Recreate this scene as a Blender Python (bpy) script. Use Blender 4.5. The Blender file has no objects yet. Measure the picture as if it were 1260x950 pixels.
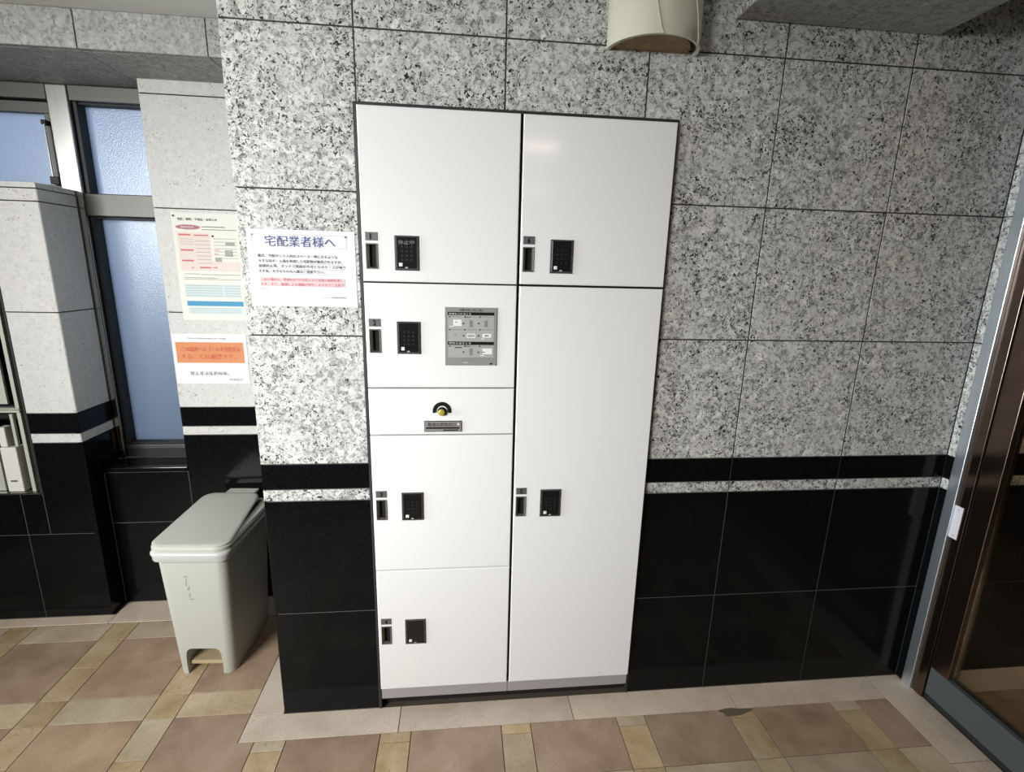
import bpy, bmesh, math, random
from mathutils import Matrix, Vector
random.seed(7)
SC = bpy.context.scene
COL = SC.collection

# ------------------------------------------------------------------ camera
def rot3(a):
    rx, ry, rz = a
    return (Matrix.Rotation(rz, 3, 'Z') @ Matrix.Rotation(ry, 3, 'Y') @ Matrix.Rotation(rx, 3, 'X'))
cam_d = bpy.data.cameras.new('camera')
cam_d.sensor_width = 36.0
cam_d.lens = 36.0 * 614.01 / 1260.0
cam_d.clip_start = 0.05
cam = bpy.data.objects.new('camera', cam_d)
COL.objects.link(cam)
cam.matrix_world = Matrix.Translation((-0.09204, -1.49747, 1.52232)) @ rot3(
    (math.radians(76.82691), math.radians(-1.38257), math.radians(-5.73486))).to_4x4()
SC.camera = cam

# ------------------------------------------------------------------ world, lights, exposure
W = bpy.data.worlds.new('world')
SC.world = W
W.use_nodes = True
W.node_tree.nodes['Background'].inputs[0].default_value = (0.75, 0.85, 1.0, 1)
W.node_tree.nodes['Background'].inputs[1].default_value = 0.05

def area(name, loc, target, sx, sy, power, color, spread=180):
    d = bpy.data.lights.new(name, 'AREA')
    d.shape = 'RECTANGLE'
    d.size, d.size_y = sx, sy
    d.energy = power
    d.color = color
    d.spread = math.radians(spread)
    o = bpy.data.objects.new(name, d)
    COL.objects.link(o)
    o.location = loc
    v = Vector(target) - Vector(loc)
    o.rotation_euler = v.to_track_quat('-Z', 'Y').to_euler()
    return o
area('entrance_daylight', (-2.55, -2.65, 2.0), (-0.75, 0.2, 0.95), 1.4, 0.5, 50, (1.0, 0.995, 0.975), 72)
area('added_side_daylight', (-3.45, -0.72, 1.25), (1.6, -0.05, 1.0), 0.9, 1.7, 15, (0.86, 0.94, 1.0), 44)  # bluish lamp added to brighten the right jamb and left-facing edges
area('window_daylight', (-1.7, 2.2, 2.0), (-1.55, 0.8, 1.35), 1.6, 1.6, 23, (0.84, 0.87, 1.0))
area('ceiling_lamp_near', (0.40, -1.84, 2.262), (0.40, -1.84, 0), 0.22, 0.16, 2.5, (1.0, 0.80, 0.62))
area('ceiling_lamp_far', (0.64, -3.55, 2.262), (0.64, -3.55, 0), 0.22, 0.30, 2.5, (1.0, 0.80, 0.62))
area('inner_hall_lamp', (2.7, -1.0, 2.25), (2.6, -0.3, 0), 0.4, 0.4, 10, (1.0, 0.78, 0.48))

SC.view_settings.view_transform = 'Standard'
SC.view_settings.look = 'None'
SC.view_settings.gamma = 1.0
SC.view_settings.use_curve_mapping = False
SC.view_settings.exposure = -0.54

# ------------------------------------------------------------------ materials
def nt(name):
    m = bpy.data.materials.new(name)
    m.use_nodes = True
    t = m.node_tree
    return m, t, t.nodes['Principled BSDF']

def N(t, kind, **kw):
    n = t.nodes.new(kind)
    for k, v in kw.items():
        setattr(n, k, v)
    return n

def ramp(t, src, stops):
    r = N(t, 'ShaderNodeValToRGB')
    el = r.color_ramp.elements
    while len(el) < len(stops):
        el.new(0.5)
    for e, (p, c) in zip(el, stops):
        e.position = p
        e.color = (*c, 1) if len(c) == 3 else c
    t.links.new(src, r.inputs[0])
    return r.outputs[0]

def noise(t, vec, scale, detail=2.0, rough=0.5, dist=0.0):
    n = N(t, 'ShaderNodeTexNoise')
    n.inputs['Scale'].default_value = scale
    n.inputs['Detail'].default_value = detail
    n.inputs['Roughness'].default_value = rough
    n.inputs['Distortion'].default_value = dist
    t.links.new(vec, n.inputs['Vector'])
    return n.outputs['Fac']

def mixc(t, fac, a, b, mode='MIX'):
    n = N(t, 'ShaderNodeMix', data_type='RGBA', blend_type=mode)
    for sock, v in ((n.inputs[0], fac), (n.inputs[6], a), (n.inputs[7], b)):
        if isinstance(v, (int, float)):
            sock.default_value = v
        elif isinstance(v, tuple):
            sock.default_value = (*v, 1)
        else:
            t.links.new(v, sock)
    return n.outputs[2]

def math_n(t, op, a, b=0.0, clamp=False):
    n = N(t, 'ShaderNodeMath', operation=op, use_clamp=clamp)
    for s, v in zip(n.inputs, (a, b)):
        if isinstance(v, (int, float)):
            s.default_value = v
        else:
            t.links.new(v, s)
    return n.outputs[0]

def tile_coords(t):
    """world position shifted by a random amount for each tile object"""
    g = N(t, 'ShaderNodeNewGeometry')
    oi = N(t, 'ShaderNodeObjectInfo')
    cx = N(t, 'ShaderNodeCombineXYZ')
    for i, k in enumerate((37.0, 91.0, 53.0)):
        t.links.new(math_n(t, 'MULTIPLY', oi.outputs['Random'], k), cx.inputs[i])
    a = N(t, 'ShaderNodeVectorMath', operation='ADD')
    t.links.new(g.outputs['Position'], a.inputs[0])
    t.links.new(cx.outputs[0], a.inputs[1])
    return a.outputs[0], oi.outputs['Random']

def plain(name, col, rough=0.5, metal=0.0, coat=0.0, spec=None):
    m, t, b = nt(name)
    b.inputs['Base Color'].default_value = (*col, 1)
    b.inputs['Roughness'].default_value = rough
    b.inputs['Metallic'].default_value = metal
    b.inputs['Coat Weight'].default_value = coat
    b.inputs['Coat Roughness'].default_value = 0.08
    if spec is not None:
        b.inputs['Specular IOR Level'].default_value = spec
    return m

def granite(name, light, mid, speck, amount, rough=0.5, pale_k=1.22):
    m, t, b = nt(name)
    v, rnd = tile_coords(t)
    cloud = noise(t, v, 26, 3, 0.6, 0.4)
    blot = noise(t, v, 62, 3, 0.65, 0.8)
    base = mixc(t, ramp(t, blot, [(0.46, (0, 0, 0)), (0.66, (1, 1, 1))]), light, mid)
    base = mixc(t, math_n(t, 'MULTIPLY', ramp(t, cloud, [(0.35, (0, 0, 0)), (0.7, (1, 1, 1))]), 0.35), base, mid)
    # dark mica flakes, gathered in drifts
    fl = noise(t, v, 118, 3.0, 0.62, 1.1)
    drift = noise(t, v, 9, 2, 0.5)
    thr = math_n(t, 'ADD', fl, math_n(t, 'MULTIPLY', math_n(t, 'SUBTRACT', drift, 0.5), 0.22))
    thr = math_n(t, 'ADD', thr, math_n(t, 'MULTIPLY', math_n(t, 'SUBTRACT', rnd, 0.5), 0.02))
    msk = ramp(t, thr, [(0.638 - amount, (0, 0, 0)), (0.682 - amount, (1, 1, 1))])
    hue = ramp(t, noise(t, v, 14, 2, 0.5), [(0.35, (0.98, 1.0, 1.0)), (0.65, (1.0, 0.99, 0.97))])
    pale = ramp(t, noise(t, v, 34, 1.5, 0.5, 0.5), [(0.58, (1, 1, 1)), (0.66, (pale_k, pale_k, pale_k * 0.99))])
    base = mixc(t, 1.0, mixc(t, 1.0, base, hue, 'MULTIPLY'), pale, 'MULTIPLY')
    col = mixc(t, msk, base, speck)
    t.links.new(col, b.inputs['Base Color'])
    b.inputs['Roughness'].default_value = rough
    b.inputs['Specular IOR Level'].default_value = 0.25
    bp = N(t, 'ShaderNodeBump')
    bp.inputs['Strength'].default_value = 0.08
    bp.inputs['Distance'].default_value = 0.002
    t.links.new(fl, bp.inputs['Height'])
    t.links.new(bp.outputs[0], b.inputs['Normal'])
    return m

def stone(name, c0, c1, c2, rough=0.5, pits=0.0, scale=7):
    m, t, b = nt(name)
    v, rnd = tile_coords(t)
    big = noise(t, v, scale, 3, 0.6, 0.3)
    col = ramp(t, big, [(0.3, c0), (0.5, c1), (0.72, c2)])
    fine = noise(t, v, 160, 3, 0.7)
    col = mixc(t, 0.55, col, ramp(t, fine, [(0.3, (0.80, 0.80, 0.80)), (0.7, (1.2, 1.18, 1.16))]), 'MULTIPLY')
    tint = ramp(t, rnd, [(0.0, (0.86, 0.84, 0.84)), (0.5, (1, 1, 1)), (1.0, (1.08, 1.02, 0.95))])
    col = mixc(t, 0.8, col, tint, 'MULTIPLY')
    if pits:
        pit = noise(t, v, 75, 2, 0.6, 0.4)
        col = mixc(t, math_n(t, 'MULTIPLY', ramp(t, pit, [(0.66, (0, 0, 0)), (0.71, (1, 1, 1))]), pits), col,
                   (0.12, 0.09, 0.06))
    t.links.new(col, b.inputs['Base Color'])
    b.inputs['Roughness'].default_value = rough
    bp = N(t, 'ShaderNodeBump')
    bp.inputs['Strength'].default_value = 0.12
    bp.inputs['Distance'].default_value = 0.003
    t.links.new(fine, bp.inputs['Height'])
    t.links.new(bp.outputs[0], b.inputs['Normal'])
    return m

def brushed(name, col, rough, vert=True):
    m, t, b = nt(name)
    g = N(t, 'ShaderNodeNewGeometry')
    mp = N(t, 'ShaderNodeMapping')
    mp.inputs['Scale'].default_value = (300, 300, 4) if vert else (4, 300, 300)
    t.links.new(g.outputs['Position'], mp.inputs[0])
    n = noise(t, mp.outputs[0], 1.0, 2)
    t.links.new(mixc(t, n, tuple(c * 0.85 for c in col), tuple(min(1, c * 1.1) for c in col)), b.inputs['Base Color'])
    b.inputs['Metallic'].default_value = 1.0
    b.inputs['Roughness'].default_value = rough
    return m

M = {}
M['granite'] = granite('speckled_granite', (0.64, 0.64, 0.62), (0.22, 0.22, 0.214), (0.016, 0.016, 0.018), 0.078)
M['granite_washed'] = granite('overexposed_granite', (0.58, 0.58, 0.565), (0.50, 0.50, 0.49), (0.06, 0.06, 0.06), -0.015, pale_k=1.05)  # same granite with flecks washed out; overexposure put into the colour
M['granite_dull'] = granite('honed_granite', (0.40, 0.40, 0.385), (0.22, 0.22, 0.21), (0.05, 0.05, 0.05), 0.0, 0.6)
bm_, bt, bb = nt('black_granite')
v, r = tile_coords(bt)
bt.links.new(ramp(bt, noise(bt, v, 90, 4, 0.7), [(0.35, (0.0025, 0.003, 0.0033)), (0.75, (0.006, 0.007, 0.0075))]), bb.inputs['Base Color'])
bb.inputs['Roughness'].default_value = 0.13
bb.inputs['Specular IOR Level'].default_value = 0.18
M['black'] = bm_
M['joint_dark'] = plain('dark_joint', (0.035, 0.033, 0.03), 0.9)
M['joint_light'] = plain('pale_grout', (0.09, 0.09, 0.09), 0.9)
M['grout_floor'] = plain('floor_grout', (0.07, 0.055, 0.04), 0.95)
M['tile_brown'] = stone('brown_stone', (0.30, 0.212, 0.145), (0.385, 0.282, 0.197), (0.46, 0.35, 0.255), 0.42)
M['tile_tan'] = stone('tan_stone', (0.36, 0.265, 0.135), (0.48, 0.375, 0.22), (0.58, 0.48, 0.33), 0.5, 0.5)
M['tile_beige'] = stone('beige_stone', (0.42, 0.34, 0.22), (0.51, 0.43, 0.30), (0.60, 0.52, 0.38), 0.5, 0.35)
M['tile_cream'] = stone('cream_stone', (0.58, 0.49, 0.395), (0.66, 0.57, 0.47), (0.72, 0.635, 0.53), 0.5, 0.25)
M['stain'] = plain('dark_stain', (0.15, 0.13, 0.085), 0.6)
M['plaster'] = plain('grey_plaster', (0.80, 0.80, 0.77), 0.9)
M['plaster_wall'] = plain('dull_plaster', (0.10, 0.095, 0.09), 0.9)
M['white'] = plain('white_enamel', (0.80, 0.80, 0.80), 0.16, 0, 0.3)
M['black_trim'] = plain('black_trim', (0.02, 0.02, 0.022), 0.45)
M['void'] = plain('locker_inside', (0.006, 0.006, 0.006), 0.8)
M['plinth'] = plain('plinth_steel', (0.36, 0.345, 0.35), 0.45, 0.15)
M['plate'] = plain('grey_plate', (0.22, 0.21, 0.205), 0.45)
M['field'] = plain('instruction_field', (0.36, 0.36, 0.345), 0.5)
M['plate_dark'] = plain('number_plate_grey', (0.13, 0.125, 0.125), 0.45, 0.3)
M['panel_grey'] = plain('instruction_panel_grey', (0.24, 0.24, 0.23), 0.5)
M['pull'] = plain('pull_bronze', (0.20, 0.195, 0.165), 0.4, 0.6)
M['key_black'] = plain('keypad_black', (0.008, 0.008, 0.008), 0.25)
M['key_edge'] = plain('keypad_edge', (0.045, 0.045, 0.045), 0.4)
M['lcd'] = plain('lcd_grey', (0.17, 0.17, 0.17), 0.5)
M['key_faint'] = plain('key_black_raised', (0.014, 0.014, 0.014), 0.35)
M['btn'] = plain('button_white', (0.72, 0.72, 0.70), 0.4)
M['ink'] = plain('black_ink', (0.012, 0.012, 0.012), 0.8, spec=0.1)
M['ink_soft'] = plain('grey_ink', (0.20, 0.20, 0.20), 0.8)
M['ink_faint'] = plain('faint_ink', (0.34, 0.34, 0.34), 0.8)
M['ink_blue'] = plain('blue_ink', (0.045, 0.075, 0.22), 0.7)
M['ink_red'] = plain('red_ink', (0.55, 0.13, 0.15), 0.7)
M['ink_pink'] = plain('pink_highlight', (0.68, 0.51, 0.53), 0.7)
M['ink_red_orange'] = plain('red_on_orange', (0.58, 0.12, 0.08), 0.7)
M['orange'] = plain('orange_print', (0.58, 0.225, 0.095), 0.7)
M['wash_pink'] = plain('pink_wash', (0.68, 0.585, 0.545), 0.8)
M['wash_blue'] = plain('pale_blue_wash', (0.53, 0.625, 0.63), 0.8)
M['bar_blue'] = plain('blue_bar', (0.06, 0.27, 0.46), 0.7)
M['maroon'] = plain('maroon_print', (0.36, 0.13, 0.18), 0.7)
M['paper'] = plain('white_paper', (0.70, 0.70, 0.73), 0.7)
M['paper_cream'] = plain('cream_paper', (0.69, 0.69, 0.63), 0.7)
M['panel_white'] = plain('pictogram_white', (0.74, 0.74, 0.72), 0.6)
M['brass'] = plain('brass', (0.60, 0.52, 0.10), 0.35, 0.5)
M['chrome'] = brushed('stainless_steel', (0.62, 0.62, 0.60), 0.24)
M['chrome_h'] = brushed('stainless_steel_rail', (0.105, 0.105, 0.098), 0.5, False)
M['alu'] = brushed('aluminium_jamb', (0.72, 0.79, 0.84), 0.38)
M['steel_brown'] = brushed('floor_brown_steel', (0.20, 0.145, 0.115), 0.22)  # stainless steel; the brown floor's reflection is put into its colour
M['rail'] = plain('grey_rail', (0.085, 0.095, 0.10), 0.4, 0.2)
M['rubber'] = plain('black_gasket', (0.012, 0.012, 0.014), 0.6)
M['ivory'] = plain('ivory_plate', (0.66, 0.62, 0.66), 0.4)
M['bin'] = plain('grey_white_plastic', (0.45, 0.46, 0.41), 0.42)
M['liner'] = plain('clear_liner', (0.50, 0.51, 0.49), 0.3)
M['pedal'] = plain('tan_pedal', (0.44, 0.34, 0.20), 0.55)
M['mark'] = plain('worn_grey_mark', (0.30, 0.305, 0.27), 0.6)
M['enamel'] = plain('cream_enamel', (0.58, 0.57, 0.45), 0.10, 0.0, 0.6)
M['lamp_brown'] = stone('brown_lamp_inside', (0.14, 0.085, 0.025), (0.22, 0.14, 0.05), (0.30, 0.20, 0.075), 0.5, 0, 30)  # mottled brown for the plate under the lamp
M['box_grey'] = plain('pale_green_grey_metal', (0.42, 0.44, 0.38), 0.45)
M['box_white'] = plain('off_white_plastic', (0.66, 0.66, 0.61), 0.45)
M['box_shade'] = plain('recess_shade_black', (0.012, 0.012, 0.012), 0.7)  # black colour stands in for shade in the gaps of the recess
M['tape'] = plain('brown_tape', (0.10, 0.07, 0.04), 0.6)

# frosted window glass: light scatters through the pebbled pane
gm, gt, gb = nt('frosted_glass')
gt.nodes.remove(gb)
tr = N(gt, 'ShaderNodeBsdfTranslucent')
tr.inputs[0].default_value = (0.72, 0.82, 0.93, 1)
gl = N(gt, 'ShaderNodeBsdfGlossy')
gl.inputs['Roughness'].default_value = 0.3
gl.inputs[0].default_value = (0.8, 0.85, 0.9, 1)
mx = N(gt, 'ShaderNodeMixShader')
mx.inputs[0].default_value = 0.08
geo = N(gt, 'ShaderNodeNewGeometry')
bp = N(gt, 'ShaderNodeBump')
bp.inputs['Strength'].default_value = 0.22
bp.inputs['Distance'].default_value = 0.004
gt.links.new(noise(gt, geo.outputs['Position'], 230, 2), bp.inputs['Height'])
gt.links.new(bp.outputs[0], tr.inputs['Normal'])
gt.links.new(bp.outputs[0], gl.inputs['Normal'])
gt.links.new(tr.outputs[0], mx.inputs[1])
gt.links.new(gl.outputs[0], mx.inputs[2])
gt.links.new(mx.outputs[0], gt.nodes['Material Output'].inputs[0])
M['frost'] = gm

# clear door glass, slightly warm
cm, ct, cb = nt('clear_glass')
ct.nodes.remove(cb)
tp = N(ct, 'ShaderNodeBsdfTransparent')
tp.inputs[0].default_value = (0.86, 0.82, 0.74, 1)
gl = N(ct, 'ShaderNodeBsdfGlossy')
gl.inputs['Roughness'].default_value = 0.02
fr = N(ct, 'ShaderNodeFresnel')
fr.inputs[0].default_value = 1.45
mx = N(ct, 'ShaderNodeMixShader')
ct.links.new(math_n(ct, 'MULTIPLY', fr.outputs[0], 0.6), mx.inputs[0])
ct.links.new(tp.outputs[0], mx.inputs[1])
ct.links.new(gl.outputs[0], mx.inputs[2])
ct.links.new(mx.outputs[0], ct.nodes['Material Output'].inputs[0])
M['glass'] = cm

# ------------------------------------------------------------------ mesh helpers
class MB:
    def __init__(s):
        s.v, s.f, s.m = [], [], []

    def add(s, vs, fs, m=0):
        k = len(s.v)
        s.v += [tuple(p) for p in vs]
        s.f += [tuple(i + k for i in f) for f in fs]
        s.m += [m] * len(fs)
        return s

    def box(s, x0, x1, y0, y1, z0, z1, m=0):
        return s.add([(x0, y0, z0), (x1, y0, z0), (x1, y1, z0), (x0, y1, z0),
                      (x0, y0, z1), (x1, y0, z1), (x1, y1, z1), (x0, y1, z1)],
                     [(0, 3, 2, 1), (4, 5, 6, 7), (0, 1, 5, 4), (1, 2, 6, 5), (2, 3, 7, 6), (3, 0, 4, 7)], m)

    def cbox(s, x0, x1, y0, y1, z0, z1, c, m=0):
        """box whose face at y0 (towards the viewer) has chamfered edges of size c"""
        return s.add([(x0 + c, y0, z0 + c), (x1 - c, y0, z0 + c), (x1 - c, y0, z1 - c), (x0 + c, y0, z1 - c),
                      (x0, y0 + c, z0), (x1, y0 + c, z0), (x1, y0 + c, z1), (x0, y0 + c, z1),
                      (x0, y1, z0), (x1, y1, z0), (x1, y1, z1), (x0, y1, z1)],
                     [(0, 1, 2, 3), (0, 4, 5, 1), (1, 5, 6, 2), (2, 6, 7, 3), (3, 7, 4, 0),
                      (4, 8, 9, 5), (5, 9, 10, 6), (6, 10, 11, 7), (7, 11, 8, 4), (8, 11, 10, 9)], m)

    def mesh(s, name, mats):
        me = bpy.data.meshes.new(name)
        me.from_pydata(s.v, [], s.f)
        for m in mats:
            me.materials.append(M[m] if isinstance(m, str) else m)
        for p, i in zip(me.polygons, s.m):
            p.material_index = i
        return me

    def obj(s, name, mats, parent=None, loc=(0, 0, 0), bevel=0.0, smooth=False):
        if isinstance(mats, str):
            mats = [mats]
        return link(name, s.mesh(name, mats), parent, loc, bevel, smooth)

def link(name, me, parent=None, loc=(0, 0, 0), bevel=0.0, smooth=False):
    o = bpy.data.objects.new(name, me)
    COL.objects.link(o)
    o.location = loc
    if parent:
        o.parent = parent
    if bevel:
        b = o.modifiers.new('bevel', 'BEVEL')
        b.width = bevel
        b.segments = 2
        b.limit_method = 'ANGLE'
    if smooth:
        for p in me.polygons:
            p.use_smooth = True
    return o

def empty(name, loc=(0, 0, 0)):
    o = bpy.data.objects.new(name, None)
    o.empty_display_size = 0.1
    COL.objects.link(o)
    o.location = loc
    return o

def tag(o, label, cat, group=None):
    o['label'] = label
    o['category'] = cat
    if group:
        o['group'] = group
    return o

def struct(o, label=None):
    o['kind'] = 'structure'
    if label:
        o['label'] = label
    return o

_cache = {}
def slab(name, size, axis, mat, parent, centre, c=0.0007):
    """one tile; its visible face looks along -axis ('y','x+','x-','z','z-'); size = (u, v, thickness)"""
    key = (tuple(round(s, 4) for s in size), axis, mat)
    me = _cache.get(key)
    if me is None:
        u, v, d = size
        mb = MB().cbox(-u / 2, u / 2, 0, d, -v / 2, v / 2, c)
        if axis == 'z':       # face up
            mb.v = [(x, z, -y) for x, y, z in mb.v]
        elif axis == 'z-':    # face down
            mb.v = [(x, -z, y) for x, y, z in mb.v]
        elif axis == 'x+':    # face towards +x
            mb.v = [(-y, x, z) for x, y, z in mb.v]
        elif axis == 'x-':    # face towards -x
            mb.v = [(y, -x, z) for x, y, z in mb.v]
        me = mb.mesh(name, [mat])
        _cache[key] = me
    return link(name, me, parent, centre)

_dg = None
def text_mesh(body, x0, x1, z0, z1, y, mats, parent, name='lettering', bold=0.0):
    """lettering as a flat mesh on a plane facing -y; fitted into the rectangle"""
    c = bpy.data.curves.new('txt', 'FONT')
    c.body = body
    c.resolution_u = 2
    c.offset = bold
    t = bpy.data.objects.new('txt', c)
    COL.objects.link(t)
    me = bpy.data.meshes.new_from_object(t.evaluated_get(bpy.context.evaluated_depsgraph_get()))
    bpy.data.objects.remove(t)
    xs = [q.co.x for q in me.vertices]
    ys = [q.co.y for q in me.vertices]
    if not xs:
        return None
    ax, bx, ay, by = min(xs), max(xs), min(ys), max(ys)
    sx = (x1 - x0) / (bx - ax)
    sz = (z1 - z0) / (by - ay)
    for q in me.vertices:
        q.co = (x0 + (q.co.x - ax) * sx, y, z0 + (q.co.y - ay) * sz)
    me.materials.clear()
    me.materials.append(M[mats])
    me.name = name
    return link(name, me, parent)

# ------------------------------------------------------------------ grid of the place (metres)
ZR = [0.0, 0.395, 0.798, 0.838, 0.921, 1.320, 1.720, 2.120, 2.280]
ZM = ['black', 'black', 'G', 'black', 'G', 'G', 'G', 'G']
CEIL = 2.28
GAP = 0.0042

def prism_tile(nm, mat, parent, pg, plane):
    n = len(pg)
    mb = MB().add([(x, plane, z) for x, z in pg] + [(x, plane + 0.02, z) for x, z in pg],
                  [tuple(range(n)), tuple(range(2 * n - 1, n - 1, -1))] + [(i, i + n, (i + 1) % n + n, (i + 1) % n) for i in range(n)])
    return mb.obj(nm, mat, parent)

def wall_tiles(parent, plane, axis, edges, granite_mat, ztop=CEIL, zrows=None, holes=(), gap=GAP, skip=()):
    """tiles in courses; edges = joints along the wall; holes = (u0,u1,z0,z1) cut out"""
    for i in range(len(ZR) - 1):
        z0, z1 = ZR[i], min(ZR[i + 1], ztop)
        zc = z1
        if z1 - z0 < 0.006:
            continue
        mat = ZM[i] if ZM[i] != 'G' else granite_mat
        nm = 'black_tile' if mat == 'black' else 'granite_tile'
        g = 0.0024 if mat == 'black' else gap
        for a, b in zip(edges[:-1], edges[1:]):
            z1 = 2.52 if (axis == 'y' and plane == 0.0 and a > 1.2 and i == len(ZR) - 2) else zc
            rects = [(a, b, z0, z1)]
            if axis == 'y' and holes and z0 < holes[0][3] < z1 and (a < holes[0][0] < b or a < holes[0][1] < b):
                h = holes[0]      # one tile notched around the upper corner of the opening
                e = g / 2
                if a < h[0] < b:
                    pg = [(a + e, z0 + e), (h[0] - e, z0 + e), (h[0] - e, h[3] + e), (b - e, h[3] + e), (b - e, z1 - e), (a + e, z1 - e)]
                else:
                    pg = [(h[1] + e, z0 + e), (b - e, z0 + e), (b - e, z1 - e), (a + e, z1 - e), (a + e, h[3] + e), (h[1] + e, h[3] + e)]
                prism_tile(nm, mat, parent, pg, plane)
                continue
            for h in holes:
                out = []
                for (p, q, s, t) in rects:
                    if q <= h[0] or p >= h[1] or t <= h[2] or s >= h[3]:
                        out.append((p, q, s, t))
                        continue
                    if p < h[0]:
                        out.append((p, h[0], s, t))
                    if q > h[1]:
                        out.append((h[1], q, s, t))
                    lo, hi = max(p, h[0]), min(q, h[1])
                    if t > h[3]:
                        out.append((lo, hi, h[3], t))
                    if s < h[2]:
                        out.append((lo, hi, s, h[2]))
                rects = out
            for (p, q, s, t) in rects:
                if q - p < 0.008 or t - s < 0.008:
                    continue
                u, w = q - p - g, t - s - g
                cu, cz = (p + q) / 2, (s + t) / 2
                cen = (cu, plane, cz) if axis == 'y' else (plane, cu, cz)
                slab(nm, (u, w, 0.02), axis, mat, parent, cen)

# ------------------------------------------------------------------ setting: back wall with the opening for the locker
LX0, LX1, LZ1 = -0.376, 0.524, 1.945          # opening for the locker
wb = MB()
for (x0, x1, z0, z1) in ((-0.69, LX0, 0, CEIL), (LX1, 1.215, 0, CEIL), (1.215, 3.3, 0, 2.55), (LX0, LX1, LZ1, CEIL)):
    if z0 < 0.9:
        wb.box(x0, x1, 0.0012, 0.60, z0, 0.838, 1)
        wb.box(x0, x1, 0.0008, 0.60, 0.838, z1, 0)
    else:
        wb.box(x0, x1, 0.0008, 0.60, z0, z1, 0)
wall_back = struct(wb.obj('wall_back', ['joint_dark', 'joint_light']),
                   'granite and black stone wall around the white locker')
XJ = [-0.70, -0.368, 0.029, 0.425, 0.820, 1.215, 1.618]
wall_tiles(wall_back, 0.0, 'y', XJ, 'granite', holes=[(LX0, LX1, -1, LZ1)])
wall_tiles(wall_back, 0.0, 'y', [1.675, 2.03, 2.43, 2.83, 3.25], 'granite')
# left return of this wall (looks towards the bin)
wall_tiles(wall_back, -0.70, 'x-', [0.0, 0.33, 0.655], 'granite')

# niche wall with the two notices, and the low black wall under the window
NX = -1.27
wn = MB()
wn.box(NX + 0.006, -0.705, 0.6612, 0.85, 0, 0.838, 1).box(NX + 0.006, -0.705, 0.6608, 0.85, 0.838, CEIL, 0)
wn.box(-1.66, NX + 0.006, 0.6612, 0.85, 0, 0.632, 1)
wall_niche = struct(wn.obj('wall_rear', ['joint_dark', 'joint_light']), 'recessed stone wall behind the grey bin')
wall_tiles(wall_niche, 0.66, 'y', [NX, -0.705], 'granite_washed')
wall_tiles(wall_niche, NX, 'x-', [0.6595, 0.80], 'granite_washed')
for z0, z1 in ((0, 0.395), (0.395, 0.632)):
    slab('black_tile', (0.335, z1 - z0 - 0.003, 0.02), 'y', 'black', wall_niche, (-1.4395, 0.66, (z0 + z1) / 2))
MB().box(-1.607, NX, 0.655, 0.775, 0.634, 0.654).obj('sill', 'black', wall_niche, bevel=0.002)

# pier at the far left
PX, PY, PZ = -1.612, 0.575, 1.785
HOLE = (-2.30, -1.797, 0.578, 1.60)
wp = MB()
def pier_part(x0, x1, z0, z1):
    if z0 < 0.838:
        wp.box(x0, x1, PY + 0.0012, 0.765, z0, min(0.838, z1), 1)
    if z1 > 0.838:
        wp.box(x0, x1, PY + 0.0008, 0.765, max(z0, 0.838), z1, 0)
pier_part(-3.3, HOLE[0], 0, PZ - 0.02)
pier_part(HOLE[1], PX - 0.016, 0, PZ - 0.02)
pier_part(HOLE[0], HOLE[1], 0, HOLE[2])
pier_part(HOLE[0], HOLE[1], HOLE[3], PZ - 0.02)
wall_left = struct(wp.obj('wall_left', ['joint_dark', 'joint_light']), 'low stone pier with black base under the window')
wall_tiles(wall_left, PY, 'y', [-3.08, -2.68, -2.28, -1.882, PX], 'granite_washed', ztop=PZ - 0.02, holes=[HOLE])
wall_tiles(wall_left, PX, 'x+', [PY - 0.0005, 0.767], 'granite_washed', ztop=PZ - 0.02)
for a, b in zip([-3.08, -2.68, -2.28, -1.882], [-2.68, -2.28, -1.882, PX]):
    slab('coping_tile', (b - a - 0.003, 0.19, 0.018), 'z', 'granite_washed', wall_left, ((a + b) / 2, 0.671, PZ))

# beam over the niche and the window
BY, BZ = 0.41, 2.168
t1 = MB().box(-3.3, -0.702, BY + 0.016, 0.90, BZ + 0.016, CEIL)
trim1 = struct(t1.obj('trim_1', ['joint_dark']), 'grey granite beam above the niche')
bj = [-3.10, -2.50, -1.897, -1.297, -0.905, -0.704]
for a, b in zip(bj[:-1], bj[1:]):
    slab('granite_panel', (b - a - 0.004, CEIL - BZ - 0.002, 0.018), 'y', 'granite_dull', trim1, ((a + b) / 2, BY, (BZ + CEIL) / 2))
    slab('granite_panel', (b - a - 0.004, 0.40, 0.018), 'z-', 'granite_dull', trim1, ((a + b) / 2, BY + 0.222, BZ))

# soffit at the top right
t2 = MB().box(0.674, 1.255, -2.4, -0.003, 2.221, CEIL)
trim2 = struct(t2.obj('trim_2', ['joint_dark']), 'lowered stone soffit at the top right')
for a, b in ((0.658, 0.962), (0.962, 1.272)):
    for k in range(4):
        y1 = -0.003 - 0.6 * k
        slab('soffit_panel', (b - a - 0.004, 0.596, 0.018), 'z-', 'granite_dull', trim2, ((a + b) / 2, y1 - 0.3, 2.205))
for k in range(4):
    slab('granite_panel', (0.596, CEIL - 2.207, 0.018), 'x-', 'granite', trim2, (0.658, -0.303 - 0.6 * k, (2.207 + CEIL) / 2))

# ceiling
struct(MB().box(-3.7, 1.212, -4.3, 0.9, CEIL, CEIL + 0.1).box(1.212, 3.3, -4.3, 0.02, 2.55, 2.65)
       .box(1.272, 1.28, -4.3, -0.003, CEIL, 2.55).obj('ceiling', 'plaster'))
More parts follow.
